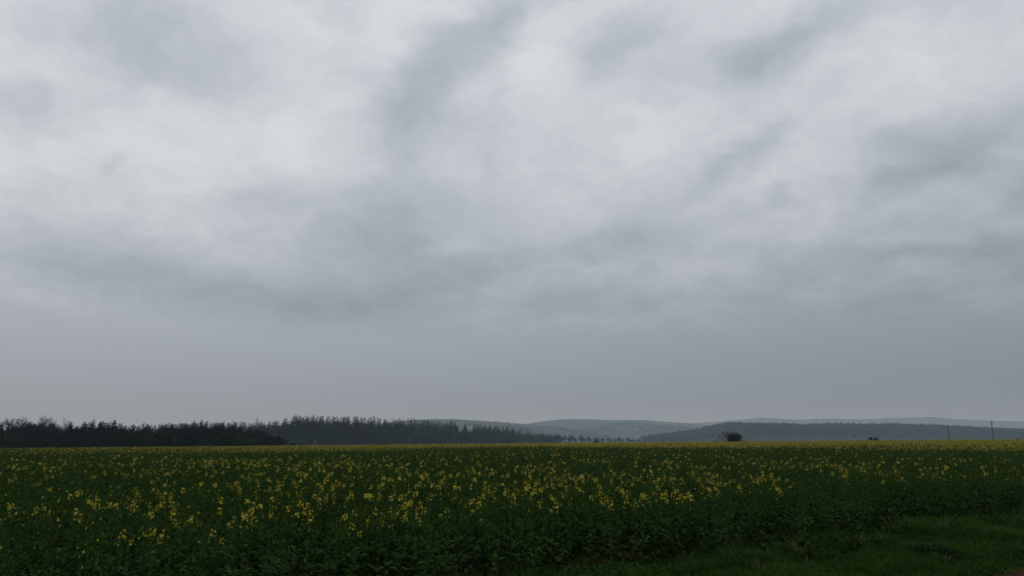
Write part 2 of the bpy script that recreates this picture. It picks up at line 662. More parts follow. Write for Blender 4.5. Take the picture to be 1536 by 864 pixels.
# where the crop already flowers
az = x / np.maximum(y, 1)
big = cell_noise(x, y * .6, 9, 3) * .6 + cell_noise(x, y, 2.6, 4) * .4
near_b = smooth(.7, 2.2, fd + (big - .5) * 2.0) * (1 - smooth(26, 48, d))
far_b = smooth(68, 100, d - az * 8 + (cell_noise(x, y, 22, 5) - .5) * 40)
leftness = smooth(-.75, .15, az)
b = near_b * np.clip((big - .36) * .85, .03, .24) + (1 - near_b) * .03 + far_b * (.07 + .90 * leftness)
b = np.where(fd < 1.0, b * .15, b)
u = rng.random(len(P))
idx = np.where(u < b, rng.integers(0, 4, len(P)), np.where(u < b + .42 * smooth(.3, 1.6, fd), rng.integers(4, 8, len(P)), rng.integers(8, 11, len(P))))
hgt = (.90 + .22 * cell_noise(x, y, 1.7, 8) + .10 * (cell_noise(x, y, 14, 9) - .5) + rng.uniform(-.06, .06, len(P))) * SZ * np.where(fd < .5, .86, 1.0)
rz = rng.uniform(0, 6.283, len(P))
Z = gz(x, y)


def scattered(name, lib, P3, rot, scl, idx):
    """one object of kind stuff: a plant of lib on each point"""
    me = bpy.data.meshes.new(name)
    me.vertices.add(len(P3))
    me.vertices.foreach_set('co', np.asarray(P3, dtype=np.float32).ravel())
    for nm, tp, arr, key in (('rot', 'FLOAT_VECTOR', rot, 'vector'), ('scl', 'FLOAT_VECTOR', scl, 'vector'), ('idx', 'INT', idx, 'value')):
        at_ = me.attributes.new(nm, tp, 'POINT')
        at_.data.foreach_set(key, np.asarray(arr, dtype=np.int32 if tp == 'INT' else np.float32).ravel())
    me.update()
    o = link(name, me, kind='stuff')
    ng = bpy.data.node_groups.new(name + ' scatter', 'GeometryNodeTree')
    ng.interface.new_socket('Geometry', in_out='INPUT', socket_type='NodeSocketGeometry')
    ng.interface.new_socket('Geometry', in_out='OUTPUT', socket_type='NodeSocketGeometry')
    N, L = ng.nodes, ng.links
    gi, go = N.new('NodeGroupInput'), N.new('NodeGroupOutput')
    ci = N.new('GeometryNodeCollectionInfo')
    ci.inputs['Collection'].default_value = lib
    ci.inputs['Separate Children'].default_value = True
    ci.inputs['Reset Children'].default_value = True
    ip = N.new('GeometryNodeInstanceOnPoints')
    ip.inputs['Pick Instance'].default_value = True

    def na(nm, tp):
        n_ = N.new('GeometryNodeInputNamedAttribute')
        n_.data_type = tp
        n_.inputs['Name'].default_value = nm
        return n_.outputs['Attribute']
    er = N.new('FunctionNodeEulerToRotation')
    L.new(na('rot', 'FLOAT_VECTOR'), er.inputs[0])
    L.new(gi.outputs[0], ip.inputs['Points'])
    L.new(ci.outputs[0], ip.inputs['Instance'])
    L.new(na('idx', 'INT'), ip.inputs['Instance Index'])
    L.new(er.outputs[0], ip.inputs['Rotation'])
    L.new(na('scl', 'FLOAT_VECTOR'), ip.inputs['Scale'])
    L.new(ip.outputs[0], go.inputs[0])
    md = o.modifiers.new('scatter', 'NODES')
    md.node_group = ng
    return o


# the plants that show largest are objects of their own
cp, sp_ = math.cos(PITCH), math.sin(PITCH)
zt = Z + .75 * hgt - EYE
fy = y * cp + zt * sp_
uu = 768 + 1160 * x / fy
vv = 432 - 1160 * (-y * sp_ + zt * cp) / fy
inview = (uu > -10) & (uu < 1546) & (vv < 866) & (fy > 0)
cand = np.where(inview)[0]
cand = cand[np.argsort(d[cand])]
# nearest plants, those in bloom first since they are the ones the picture shows one by one
score = d[cand] * np.where(idx[cand] < 4, .55, 1.0)
single = cand[np.argsort(score)][:300]
def zone(u_):
    for lim, nm in ((110, 'beside the dark dead stalk'), (330, 'below the middle of the near wood'), (520, 'below the rise of the hazy spruce wood'), (800, 'below the falling end of the hazy spruce wood'), (1060, 'above the dry grass stalks'), (1250, 'below the bush pair on the crest'), (9999, 'behind the dark weed clump')):
        if u_ < lim:
            return nm


LAB = {'bloom': 'rapeseed plant with open yellow flowers',
       'bud': 'rapeseed plant in green bud',
       'green': 'leafy flowerless rapeseed plant'}
rape_made = {}
for i in single:
    k = int(idx[i])
    kind = KINDS[k]
    t = thing('rapeseed_plant', LAB[kind] + ' ' + zone(uu[i]), 'rapeseed plant', (x[i], y[i], Z[i]), {'bloom': 'rapeseed plants in bloom at the front', 'bud': 'rapeseed plants in bud at the front', 'green': 'green rapeseed plants at the front'}[kind], rz[i], (SX[i], SX[i], hgt[i]))
    for nm, me, org in proto_parts[k]:
        link(nm, me, t, org)
rest = np.setdiff1d(np.arange(len(P)), single)
tilt = rng.normal(0, .07, (len(P), 2))
scattered('rapeseed_crop', rape_lib,
          np.stack([x, y, Z], 1)[rest], np.stack([tilt[:, 0], tilt[:, 1], rz], 1)[rest],
          np.stack([SX, SX, hgt], 1)[rest], idx[rest])

# ------------------------------------------------------------------ verge grass
grass_lib = bpy.data.collections.new('grass_kinds')
for k in range(8):
    r = random.Random(40 + k)
    mb = MB()
    dry = k == 5
    if k > 5:                                    # broad-leaved herbs among the grass
        for i in range(12):
            a = r.uniform(0, 6.283)
            L = r.uniform(.06, .13)
            mb.leaf((math.cos(a) * .02, math.sin(a) * .02, .01), (math.cos(a), math.sin(a), r.uniform(.2, 1.3)), L, L * r.uniform(.3, .5), r.uniform(.4, 1.1))
        grass_lib.objects.link(bpy.data.objects.new(f'grass_{k}', mb.mesh('herb', [M['rape_leaf'] if k == 6 else M['dark_weed']])))
        continue
    for i in range(26):
        a = r.uniform(0, 6.283)
        q = r.uniform(0, .09)
        L = r.uniform(.09, .24) * (1.25 if dry else 1)
        b0 = Vector((math.cos(a) * q, math.sin(a) * q, 0))
        a2 = a + r.uniform(-1, 1)
        dv = Vector((math.cos(a2) * r.uniform(.1, .8), math.sin(a2) * r.uniform(.1, .8), 1)).normalized()
        sd_ = Vector((-math.sin(a2), math.cos(a2), 0)) * r.uniform(.0022, .0045)
        p1 = b0 + dv * L * .55
        p2 = p1 + (dv + Vector((math.cos(a2) * .6, math.sin(a2) * .6, -.5))).normalized() * L * .5
        j = len(mb.v)
        mb.v += [tuple(b0 - sd_), tuple(b0 + sd_), tuple(p1 + sd_ * .8), tuple(p1 - sd_ * .8), tuple(p2)]
        mb.f += [(j, j + 1, j + 2, j + 3), (j + 3, j + 2, j + 4)]
        mb.m += [0, 0]
    grass_lib.objects.link(bpy.data.objects.new(f'grass_{k}', mb.mesh('grass_tuft', [M['dry_grass'] if dry else M['grass']])))
n = 34000
tt = rng.uniform(-14, 40, n)
oo = rng.uniform(.12, 4.4, n)
gx = ROAD0.x + ED.x * tt + EN.x * oo
gy = ROAD0.y + ED.y * tt + EN.y * oo
gfd = field_dist(gx, gy)
gn = cell_noise(gx, gy, .8, 21)
k_ = (gfd < .35) & (rng.random(n) < np.clip(.35 + 1.1 * gn, 0, 1) * np.where(oo < .3, .6, 1)) & (rng.random(n) < np.where(gfd > -.25, .5, 1))
gx, gy, oo, gn = gx[k_], gy[k_], oo[k_], gn[k_]
gs = (.50 + 1.0 * cell_noise(gx, gy, 1.0, 22)) * np.clip(.42 + .45 * oo, 0, 1) * (.8 + .4 * rng.random(len(gx)))
gi_ = np.where(rng.random(len(gx)) < .014, 5, rng.integers(0, 5, len(gx)))
herb = rng.random(len(gx)) < .05 + .35 * (cell_noise(gx, gy, .9, 31) > .68) + .30 * (field_dist(gx, gy) > -.5)
gi_ = np.where(herb, rng.integers(6, 8, len(gx)), gi_)
gs = np.where(herb, gs * 1.25, gs) * np.where(field_dist(gx, gy) > -.7, 1.35, 1.0)
scattered('verge_grass', grass_lib, np.stack([gx, gy, gz(gx, gy) + .015], 1),
          np.stack([rng.normal(0, .12, len(gx)), rng.normal(0, .12, len(gx)), rng.uniform(0, 6.28, len(gx))], 1),
          np.stack([gs, gs, gs], 1), gi_)


def gpt(u, v, z=0.0):
    """ground point seen at a pixel"""
    dd = ray(u, v)
    k = (z - EYE) / dd.z
    return Vector((dd.x * k, dd.y * k, z))


# dark weed clump on the verge
def weed_clump(name, label, u, v, rad, ht, m, n, cat, seed, group=None):
    r = random.Random(seed)
    t = thing(name, label, cat, gpt(u, v), group)
    st, fo = MB(), MB()
    for i in range(9):
        a = r.uniform(0, 6.283)
        st.tube([(0, 0, 0), (math.cos(a) * rad * .4, math.sin(a) * rad * .4, ht * .5), (math.cos(a) * rad * .8, math.sin(a) * rad * .8, ht * r.uniform(.5, .9))], [.006, .004, .002], 3)
    for i in range(n):
        a = r.uniform(0, 6.283)
        q = rad * math.sqrt(r.random())
        z = ht * r.random() ** .7 * math.sqrt(max(0, 1 - (q / rad) ** 2))
        L = r.uniform(.05, .11)
        fo.leaf((math.cos(a) * q, math.sin(a) * q, z), (math.cos(a) + r.uniform(-.5, .5), math.sin(a) + r.uniform(-.5, .5), r.uniform(-.1, .9)), L, L * .45, r.uniform(.3, 1.0), 0, 2)
    link('stem', st.mesh('stem', [M['dark_stalk']]), t)
    link('foliage', fo.mesh('foliage', [m]), t)


weed_clump('weed_clump', 'dark rounded weed clump alone in the bright verge grass', 1402, 842, .30, .23, M['dark_weed'], 480, 'weed', 5)
weed_clump('dead_leaf_clump', 'brown dead leaf clump at the crop foot near the bottom middle', 935, 846, .22, .13, M['dead_leaf'], 160, 'weed', 6)
weed_clump('dead_leaf_clump', 'brown dead leaf clump at the crop foot behind the dark weed clump', 1308, 802, .22, .16, M['dead_leaf'], 160, 'weed', 7)


def stalk(name, label, cat, base, pts, rad, m, seed, group=None, seeds=True):
    r = random.Random(seed)
    t = thing(name, label, cat, base, group)
    mb = MB()
    mb.tube(pts, rad, 4, 0)
    link('stem', mb.mesh('stem', [m]), t)
    if seeds:
        e = Vector(pts[-1])
        dv = (e - Vector(pts[-2])).normalized()
        mb = MB()
        mb.tube([e - dv * .02, e + dv * .05], [.0015, .001], 3)
        for i in range(16):
            p = e + dv * r.uniform(-.02, .05)
            mb.leaf(p, dv + Vector((r.uniform(-.6, .6), r.uniform(-.6, .6), r.uniform(-.3, .3))), .025, .006, .2, 0, 2)
        link('seed_head', mb.mesh('seed_head', [m]), t)


b_ = gpt(960, 862)
stalk('dry_grass_stalk', 'pale dry grass stalk leaning left at the bottom middle of the verge', 'grass stalk', b_, [(0, 0, 0), (-.03, 0, .1), (-.08, 0, .24)], [.003, .0026, .002], M['dry_grass'], 1, 'dry grass stalks')
b_ = gpt(1098, 866)
stalk('dry_grass_stalk', 'pale dry grass stalk arching low to the left over the verge', 'grass stalk', b_, [(0, 0, 0), (-.02, 0, .11), (-.10, 0, .19), (-.26, 0, .21)], [.0032, .003, .0025, .0018], M['dry_grass'], 2, 'dry grass stalks')
stalk('dry_grass_stalk', 'tallest pale dry grass stalk, bent over above the arching one', 'grass stalk', b_ + Vector((.12, .05, 0)), [(0, 0, 0), (-.03, 0, .17), (-.09, 0, .30), (-.15, 0, .37)], [.0032, .003, .0025, .0018], M['dry_grass'], 3, 'dry grass stalks')
# dark dead stalk standing in the crop at the left
q_ = at(72, 866, 6.6)
t_ = at(84, 762, 6.9)
t = thing('dead_weed_stalk', 'thin dark dead stalk standing among the yellow flowers at far left', 'weed', (q_.x, q_.y, 0))
mb = MB()
top = Vector((t_.x - q_.x, t_.y - q_.y, t_.z))
mb.tube([(0, 0, 0), top * .5 + Vector((-.02, 0, 0)), top * .8, top], [.011, .009, .006, .004], 5)
link('stem', mb.mesh('stem', [M['dark_stalk']]), t)
for k, (f_, a_) in enumerate(((.72, -2.2), (.80, .5), (.9, 2.6))):
    mb = MB()
    p = top * f_
    mb.tube([p, p + Vector((math.cos(a_) * .06, math.sin(a_) * .06, .08)), p + Vector((math.cos(a_) * .09, math.sin(a_) * .09, .17))], [.004, .003, .002], 3)
    link('twig', mb.mesh('twig', [M['dark_stalk']]), t)

# ------------------------------------------------------------------ trees


def bare_tree(seed, h, spread=.42, base=.28):
    """leafless broadleaf tree: trunk mesh and crown of limbs and twigs"""
    r = random.Random(seed)
    tr, cr = MB(), MB()
    p = [Vector((0, 0, -.4))]
    dv = Vector((r.uniform(-.05, .05), r.uniform(-.05, .05), 1))
    for i in range(5):
        p.append(p[-1] + dv * h * .16)
        dv = (dv + Vector((r.uniform(-.1, .1), r.uniform(-.1, .1), 0))).normalized()
    rad = [h * .018 * f for f in (1.25, 1, .85, .65, .45, .25)]
    tr.tube(p, rad, 6)

    def grow(q, dv, L, rd, lev):
        pts = [q]
        n = 3
        for i in range(n):
            dv = (dv + Vector((r.gauss(0, .16), r.gauss(0, .16), r.gauss(.06, .10)))).normalized()
            pts.append(pts[-1] + dv * L / n)
        cr.tube(pts, [rd, rd * .8, rd * .6, rd * .4], 3)
        if lev == 0:
            for i in range(11):
                b = pts[r.randrange(1, 4)]
                e = (dv + Vector((r.gauss(0, .6), r.gauss(0, .6), r.gauss(.1, .5)))).normalized()
                s_ = e.orthogonal().normalized() * h * .0022
                cr.tri(b - s_, b + s_, b + e * L * r.uniform(.5, .95))
            return
        for i in range(4 if lev > 1 else 5):
            b = pts[r.randrange(1, 4)]
            e = (dv + Vector((r.gauss(0, .55), r.gauss(0, .55), r.gauss(.12, .3)))).normalized()
            grow(b, e, L * r.uniform(.5, .75), rd * .5, lev - 1)
    for i in range(12):
        k = base + (.8 - base) * (i + r.random()) / 12
        j = min(int(k / .82 * 5), 4)
        b = p[j + 1] if k > .5 else p[j] + (p[j + 1] - p[j]) * .7
        a = i * 2.4 + r.uniform(-.5, .5)
        upw = r.uniform(.55, 1.0) + k * .9
        grow(b, Vector((math.cos(a), math.sin(a), upw)).normalized(), h * spread * r.uniform(.62, .85) * (1.1 - k * .5), h * .008, 2)
    k = h / max(q[2] for q in cr.v)
    tr.v = [(a * k, b * k, c * k) for a, b, c in tr.v]
    cr.v = [(a * k, b * k, c * k) for a, b, c in cr.v]
    return tr.mesh('trunk', [M['bark']]), cr.mesh('crown', [M['twig']])


def conifer(seed, h, rad, base, dens=1.0):
    """spruce or pine: whorls of drooping needle sprays"""
    r = random.Random(seed)
    tr, cr = MB(), MB()
    bend = r.uniform(-.02, .02) * h
    tr.tube([(0, 0, -.5), (bend * .2, 0, h * .4), (bend * .6, 0, h * .75), (bend, 0, h * .985)], [h * .013, h * .010, h * .006, h * .0015], 5)
    z = base
    lop = r.uniform(0, 6.28)
    while z < .985:
        t = (z - base) / (1 - base)
        rr = rad * (1 - t) ** .62 * r.uniform(.75, 1.1) * min(1, .45 + t * 4) + h * .008
        n = max(4, int((8 - 3 * t) * dens))
        a0 = r.uniform(0, 6.28)
        for k in range(n):
            if r.random() < .12:
                continue
            a = a0 + k * 6.283 / n + r.uniform(-.25, .25)
            L = rr * r.uniform(.6, 1.12) * (1 + .18 * math.cos(a - lop))
            dirv = Vector((math.cos(a), math.sin(a), 0))
            c = Vector((bend * z, 0, z * h))
            drop = r.uniform(.15, .45) * (1 - .7 * t)
            e = c + dirv * L + Vector((0, 0, -drop * L + (.35 * L if t > .8 else 0)))
            s_ = Vector((-dirv.y, dirv.x, 0)) * L * r.uniform(.20, .34)
            mid = c + (e - c) * .6
            dn = Vector((0, 0, -L * .22 - h * .006))
            cr.quad(c + dirv * .1, mid + s_ + dn * .6, e, mid - s_ + dn * .6)
            cr.tri(c + (e - c) * .25, e + dn * .2, mid + dn * 1.7 + s_ * r.uniform(-.3, .3))
        z += (.030 + .012 * (1 - t)) * r.uniform(.8, 1.2) / max(dens, .5)
    cr.tri((bend * .98 - .12, 0, h * .95), (bend * .98 + .12, 0, h * .95), (bend, 0, h * 1.01))
    return tr.mesh('trunk', [M['bark']]), cr.mesh('crown', [M['needle']])


def bush_mesh(seed, wid, ht, nleaf, leaf, m, lobes=7, ragged=.25):
    r = random.Random(seed)
    st, fo = MB(), MB()
    cs = [(Vector((r.uniform(-.55, .55) * wid / 2, r.uniform(-.5, .5) * wid / 2, ht * r.uniform(.3, .68))), r.uniform(.22, .40) * min(wid, ht * 1.4)) for _ in range(lobes)]
    cs = [(Vector((c.x, c.y, c.z * (1.12 - .75 * (2 * math.hypot(c.x, c.y) / wid) ** 2))), q * (1.1 - .5 * (2 * math.hypot(c.x, c.y) / wid) ** 2)) for c, q in cs]
    for c, q in cs:
        st.tube([(c.x * .15, c.y * .15, -.2), tuple(c * .6), tuple(c)], [wid * .018, wid * .012, wid * .006], 4)
    for i in range(nleaf):
        c, q = cs[r.randrange(lobes)]
        dv = Vector((r.gauss(0, 1), r.gauss(0, 1), r.gauss(0, 1))).normalized()
        p = c + dv * q * (r.random() ** .4) * r.uniform(1 - ragged, 1 + ragged)
        p.z = max(p.z, .02 * ht)
        s1 = Vector((r.gauss(0, 1), r.gauss(0, 1), r.gauss(0, 1))).normalized() * leaf * r.uniform(.5, 1.2)
        s2 = s1.orthogonal().normalized() * leaf * r.uniform(.3, .6)
        fo.quad(p - s1, p + s2, p + s1, p - s2)
    return st.mesh('stem', [M['bark']]), fo.mesh('foliage', [m])


def plant_tree(pair, name, label, cat, x_, y_, group, sxy=1.0, sz=1.0, parts=('trunk', 'crown'), rz_=None):
    t = thing(name, label, cat, (x_, y_, float(gz(np.array(x_), np.array(y_)))), group, random.uniform(0, 6.28) if rz_ is None else rz_, (sxy, sxy, sz))
    for nm, me in zip(parts, pair):
        link(nm, me, t)
    return t


def interp(pts, u):
    return float(np.interp(u, [p[0] for p in pts], [p[1] for p in pts]))


bares = [bare_tree(300 + k, 12.0, s, b) for k, (s, b) in enumerate(((.42, .30), (.38, .35), (.46, .25), (.34, .4)))]
firs = [conifer(320 + k, 12.0, q, b, dn) for k, (q, b, dn) in enumerate(((2.3, .08, 1.1), (1.9, .12, 1.1), (2.6, .10, 1.2), (1.6, .2, 1.0), (2.1, .06, 1.1)))]
spruces = [conifer(340 + k, 24.0, q, b, .9) for k, (q, b) in enumerate(((2.9, .30), (2.5, .42), (3.3, .22), (2.7, .48), (3.0, .36), (2.3, .30)))]

# the near dark wood at the left: its skyline in the photograph gives each tree its height
TOP1 = [(-300, 624), (0, 627), (12, 626), (40, 622), (66, 619), (86, 624), (108, 624), (118, 631), (140, 630), (172, 630), (190, 636), (215, 634), (250, 635), (285, 632), (303, 630), (330, 633), (350, 635), (375, 641), (405, 646), (425, 652), (442, 662)]
G_BARE, G_FIR = 'bare trees of the near wood', 'dark conifers of the near wood'


def tree_h(u, top, Y, jit=0.0):
    p = at(u, top + jit, Y)
    return p.x, p.z - float(gz(np.array(p.x), np.array(Y)))


named = [  # trees that stand out on the near wood's skyline
    (66, 619, 222, 'bare', 'tallest bare tree on the near wood skyline, with a broad domed crown'),
    (38, 622, 226, 'bare', 'wide bare tree just left of the tallest bare tree'),
    (104, 624, 224, 'bare', 'bare tree with a fan-shaped crown where the near wood drops to conifers'),
    (1, 627, 230, 'bare', 'bare tree at the left edge of the near wood skyline'),
    (16, 624, 232, 'thin', 'slender bare tree between the wide bare tree and the left edge'),
    (84, 628, 229, 'thin', 'slender bare tree between the tallest and the fan-shaped bare tree'),
    (142, 628, 228, 'fir', 'pointed conifer just right of the bare trees in the near wood'),
    (173, 629, 226, 'fir', 'ragged conifer leaning above the near wood in its middle'),
    (216, 633, 230, 'fir', 'small triangular conifer tip over the low middle of the near wood'),
    (302, 629, 234, 'fir', 'slim conifer spire above the right half of the near wood'),
    (292, 630, 238, 'fir', 'slim conifer spire just left of the other spire in the near wood'),
    (345, 634, 224, 'fir', 'dark bulky conifer at the right shoulder of the near wood'),
    (385, 642, 222, 'bush', 'rounded dark tree at the right end of the near wood'),
]
dense = [bush_mesh(360 + k, 7.0, 9.0, 900, .45, M['shrub'], 9, .3) for k in range(3)]
for k, (u_, v_, Y, sp, lab) in enumerate(named):
    x_, h_ = tree_h(u_, v_, Y)
    if sp == 'thin':
        plant_tree(bares[3], 'bare_tree', lab, 'tree', x_, Y, G_BARE, h_ / 12 * .6, h_ / 12)
    elif sp == 'bare':
        plant_tree(bares[k % 4], 'bare_tree', lab, 'tree', x_, Y, G_BARE, h_ / 12 * 1.1, h_ / 12)
    elif sp == 'fir':
        plant_tree(firs[k % 5], 'conifer_tree', lab, 'tree', x_, Y, G_FIR, h_ / 12, h_ / 12)
    else:
        plant_tree(dense[0], 'round_tree', lab, 'tree', x_, Y, 'rounded trees of the near wood', h_ / 8.4, h_ / 8.4, ('stem', 'foliage'))
for row, (Y0, n_, drop) in enumerate(((221, 46, 1.0), (229, 50, -.5), (238, 46, -.5), (247, 42, 1.0))):
    for i in range(n_):
        u_ = -230 + (655 - row * 4) * (i + random.uniform(.1, .9)) / n_
        top = interp(TOP1, u_)
        Y = Y0 + random.uniform(-3.5, 3.5)
        x_, h_ = tree_h(u_, top, Y, random.uniform(.5, 3.2) + drop + (random.uniform(7, 13) if u_ < 125 else 0))
        h_ = max(h_, 3.0)
        if u_ < 120 and random.random() < .45 and row < 3:
            k = random.randrange(4)
            plant_tree(bares[k], 'bare_tree', 'dark bare tree packed among others in the near wood left of the field', 'tree', x_, Y, G_BARE, h_ / 12 * 1.1, h_ / 12)
        else:
            k = random.randrange(5)
            plant_tree(firs[k], 'conifer_tree', 'dark conifer in the near wood, ' + ('front row' if row == 0 else 'deeper in') + (' among the bare trees' if u_ < 125 else ' in its middle' if u_ < 300 else ' towards its right end'), 'tree', x_, Y, G_FIR, h_ / 12 * random.uniform(1.15, 1.7), h_ / 12)
for i in range(40):
    u_ = -220 + 640 * (i + random.uniform(.1, .9)) / 40
    Y = 234 + random.uniform(-9, 9)
    x_, h_ = tree_h(u_, interp(TOP1, u_) + (random.uniform(12, 19) if u_ < 125 else random.uniform(1, 6)), Y)
    h_ = max(h_, 3)
    plant_tree(dense[i % 3], 'round_tree', 'dark rounded tree filling the near wood left of the field', 'tree', x_, Y, 'rounded trees of the near wood', h_ / 8.4 * random.uniform(.8, 1.1), h_ / 8.4, ('stem', 'foliage'))
# undergrowth along the foot of the near wood
under = [bush_mesh(380 + k, 5.5, 4.2, 620, .34, M['shrub'], 8, .3) for k in range(3)]
for i in range(34):
    u_ = -220 + 650 * (i + random.uniform(.2, .8)) / 34
    Y = 214 + random.uniform(-2, 2)
    p = at(u_, 660, Y)
    plant_tree(under[i % 3], 'undergrowth_bush', 'dark undergrowth bush at the foot of the near wood ' + ('below the bare trees' if u_ < 125 else 'below its middle' if u_ < 300 else 'below its right end'), 'bush', p.x, Y, 'undergrowth bushes of the near wood', random.uniform(.9, 1.3), random.uniform(.75, 1.25), ('stem', 'foliage'))
p = at(30, 660, 207)
plant_tree(bush_mesh(390, 5.5, 4.4, 800, .30, M['brown_shrub'], 8, .2), 'brown_bush', 'rusty brown rounded bush before the near wood at the far left', 'bush', p.x, 207, None, .95, .95, ('stem', 'foliage'))

# the hazier spruce wood behind it: the edge runs away to the right
TOP2 = [(250, 636), (300, 634), (320, 633), (365, 633), (372, 634), (400, 632), (420, 630), (440, 625), (447, 623), (470, 624), (500, 624), (530, 625), (560, 626), (600, 629), (630, 629), (650, 630), (690, 633), (715, 637), (740, 638), (770, 641), (790, 645), (812, 650), (840, 653)]
DST2 = [(250, 600), (450, 680), (560, 760), (700, 930), (770, 1080), (840, 1300)]
G_SPR = 'spruces of the hazy wood'
named2 = [
    (386, 625, 'pointed spruce rising alone above the low left end of the hazy spruce wood'),
    (447, 622, 'spruce at the left shoulder where the hazy spruce wood reaches its full height'),
    (471, 621, 'tallest slim spruce tip of the hazy spruce wood'),
    (556, 624, 'dark pointed spruce over the middle of the hazy spruce wood'),
    (600, 626, 'broad spruce beside a light gap in the middle of the hazy spruce wood'),
    (622, 627, 'pointed spruce right of the light gap in the hazy spruce wood'),
    (683, 631, 'rounded spruce before a gap near the falling right end of the hazy spruce wood'),
    (697, 636, 'short lone spruce in the gap near the right end of the hazy spruce wood'),
]
GAPS = [(588, 2.5), (611, 2.2), (646, 2), (692, 4), (706, 3)]
for k, (u_, v_, lab) in enumerate(named2):
    Y = interp(DST2, u_) - 8
    x_, h_ = tree_h(u_, v_, Y)
    plant_tree(spruces[k % 6], 'spruce_tree', lab, 'tree', x_, Y, G_SPR, h_ / 24 * (1.25 if k == 0 else 1.05), h_ / 24)
for row, (off, n_, drop) in enumerate(((0, 104, -.9), (14, 96, -1.2), (30, 90, -.6))):
    for i in range(n_):
        u_ = 240 + 600 * (i + random.uniform(.12, .88)) / n_
        if any(abs(u_ - g) < w_ for g, w_ in GAPS):
            continue
        Y = interp(DST2, u_) + off + random.uniform(-5, 5)
        x_, h_ = tree_h(u_, interp(TOP2, u_), Y, random.uniform(-.5, 1.6) + drop + 1.1 * math.sin(u_ * .35) * math.sin(u_ * .13 + 1))
        h_ = max(h_, 5)
        if random.random() < .2:
            plant_tree(dense[i % 3], 'round_tree', 'grey rounded tree reaching the top of the hazy spruce wood', 'tree', x_, Y, 'rounded trees of the hazy wood', h_ / 8.6 * random.uniform(.45, .7), h_ / 8.6, ('stem', 'foliage'))
            continue
        plant_tree(spruces[random.randrange(6)], 'spruce_tree', 'hazy spruce ' + ('on the front edge' if row == 0 else 'in the depth') + ' of the grey wood, ' + ('at its low left end' if u_ < 435 else 'on its tallest left part' if u_ < 560 else 'in its middle' if u_ < 690 else 'at its falling right end'), 'tree', x_, Y, G_SPR, max(h_ / 24, .5) * random.uniform(1.25, 1.75), h_ / 24)
for i in range(64):
    u_ = 330 + 500 * (i + random.uniform(.1, .9)) / 64
    Y = interp(DST2, u_) - 6 + random.uniform(-6, 20)
    x_, h_ = tree_h(u_, interp(TOP2, u_) + random.uniform(5, 11) * 900 / Y, Y)
    h_ = max(h_, 5)
    plant_tree(dense[i % 3], 'round_tree', 'grey rounded tree filling the hazy spruce wood between the trunks', 'tree', x_, Y, 'rounded trees of the hazy wood', h_ / 8.4 * random.uniform(.7, 1.0), h_ / 8.4, ('stem', 'foliage'))
# young growth at the foot of the spruce wood
low = [bush_mesh(400 + k, 12, 9, 520, .9, M['shrub'], 9, .3) for k in range(3)]
for i in range(52):
    u_ = 400 + 440 * (i + random.uniform(.2, .8)) / 52
    Y = interp(DST2, u_) - 22 + random.uniform(-4, 4)
    p = at(u_, 660, Y)
    plant_tree(low[i % 3], 'young_tree', 'low young tree at the foot of the hazy spruce wood, ' + ('left part' if u_ < 560 else 'middle part' if u_ < 700 else 'right end'), 'tree', p.x, Y, 'young trees before the hazy spruce wood', random.uniform(.8, 1.2) * Y / 800, random.uniform(.9, 1.45) * min(Y / 850, 1.0), ('stem', 'foliage'))
p = at(473, 655, 640)
plant_tree(bush_mesh(410, 5, 9.5, 360, .45, M['pale_shrub'], 7, .3), 'pale_bush', 'small pale budding tree before the dark foot of the hazy spruce wood', 'bush', p.x, 640, None, .8, .9, ('stem', 'foliage'))

# thin line of trees running on to the right of the spruces
rows = [bush_mesh(420 + k, 13, 14, 420, 1.0, M['shrub'], 8, .35) for k in range(4)]
TOP3 = [(735, 648), (760, 650), (800, 653), (820, 650), (836, 652), (848, 653), (865, 653), (880, 655), (920, 656), (960, 658), (1010, 660)]
for i in range(38):
    u_ = 790 + 225 * (i + random.uniform(.1, .9)) / 38
    Y = 1350 + (u_ - 790) * 2.2 + random.uniform(-25, 25)
    x_, h_ = tree_h(u_, interp(TOP3, u_), Y, random.uniform(-1.0, 2.0))
    h_ = max(h_, 5.0)
    plant_tree(rows[i % 4], 'hedgerow_tree', 'small hazy tree in the thin tree line right of the spruce wood', 'tree', x_, Y, 'trees of the thin tree line', h_ / 13.2 * random.uniform(.8, 1.2), h_ / 13.2, ('stem', 'foliage'))
# row of trees on the pale hillside behind
for i in range(26):
    u_ = 716 + 80 * (i + random.uniform(.2, .8)) / 26
    Y = 1750
    v_ = interp([(716, 634.5), (745, 636), (770, 637.5), (796, 640)], u_)
    p = at(u_, v_ + random.uniform(-.4, .4), Y)
    h_ = 14.0
    t = plant_tree(spruces[i % 6], 'spruce_tree', 'tiny spruce in the dotted row along the pale hillside', 'tree', p.x, Y, 'spruces of the dotted row', .5, h_ / 24)
    t.location.z = p.z - h_

# bushes on the field's crest
bushes = [
    (1101, 646.5, 178, 'shrub', 3.4, 'dense dark evergreen bush on the field crest beside a twiggy bare bush', 'evergreen_bush'),
    (1312.5 + 3.5, 654, 182, 'shrub', 1.9, 'right one of two little dark bushes close together on the crest', 'small_bush'),
    (1306, 653.5, 182, 'shrub', 1.3, 'left and narrower one of two little dark bushes close together on the crest', 'small_bush'),
    (1530, 656.5, 180, 'shrub', 3.6, 'dark flat bush at the far right of the crest beyond the tall pole', 'small_bush'),
    (893, 657.5, 190, 'shrub', 1.7, 'lone small dark bush on the crest before the thin tree line', 'small_bush'),
    (439, 661.5, 200, 'shrub', 1.3, 'left one of two tiny bushes right of the near wood', 'small_bush'),
    (450, 662.5, 200, 'shrub', 1.2, 'right one of two tiny bushes right of the near wood', 'small_bush'),
    (762, 655.0, 330, 'shrub', 4.5, 'dark low bush before the right end of the hazy spruce wood', 'small_bush'),
]
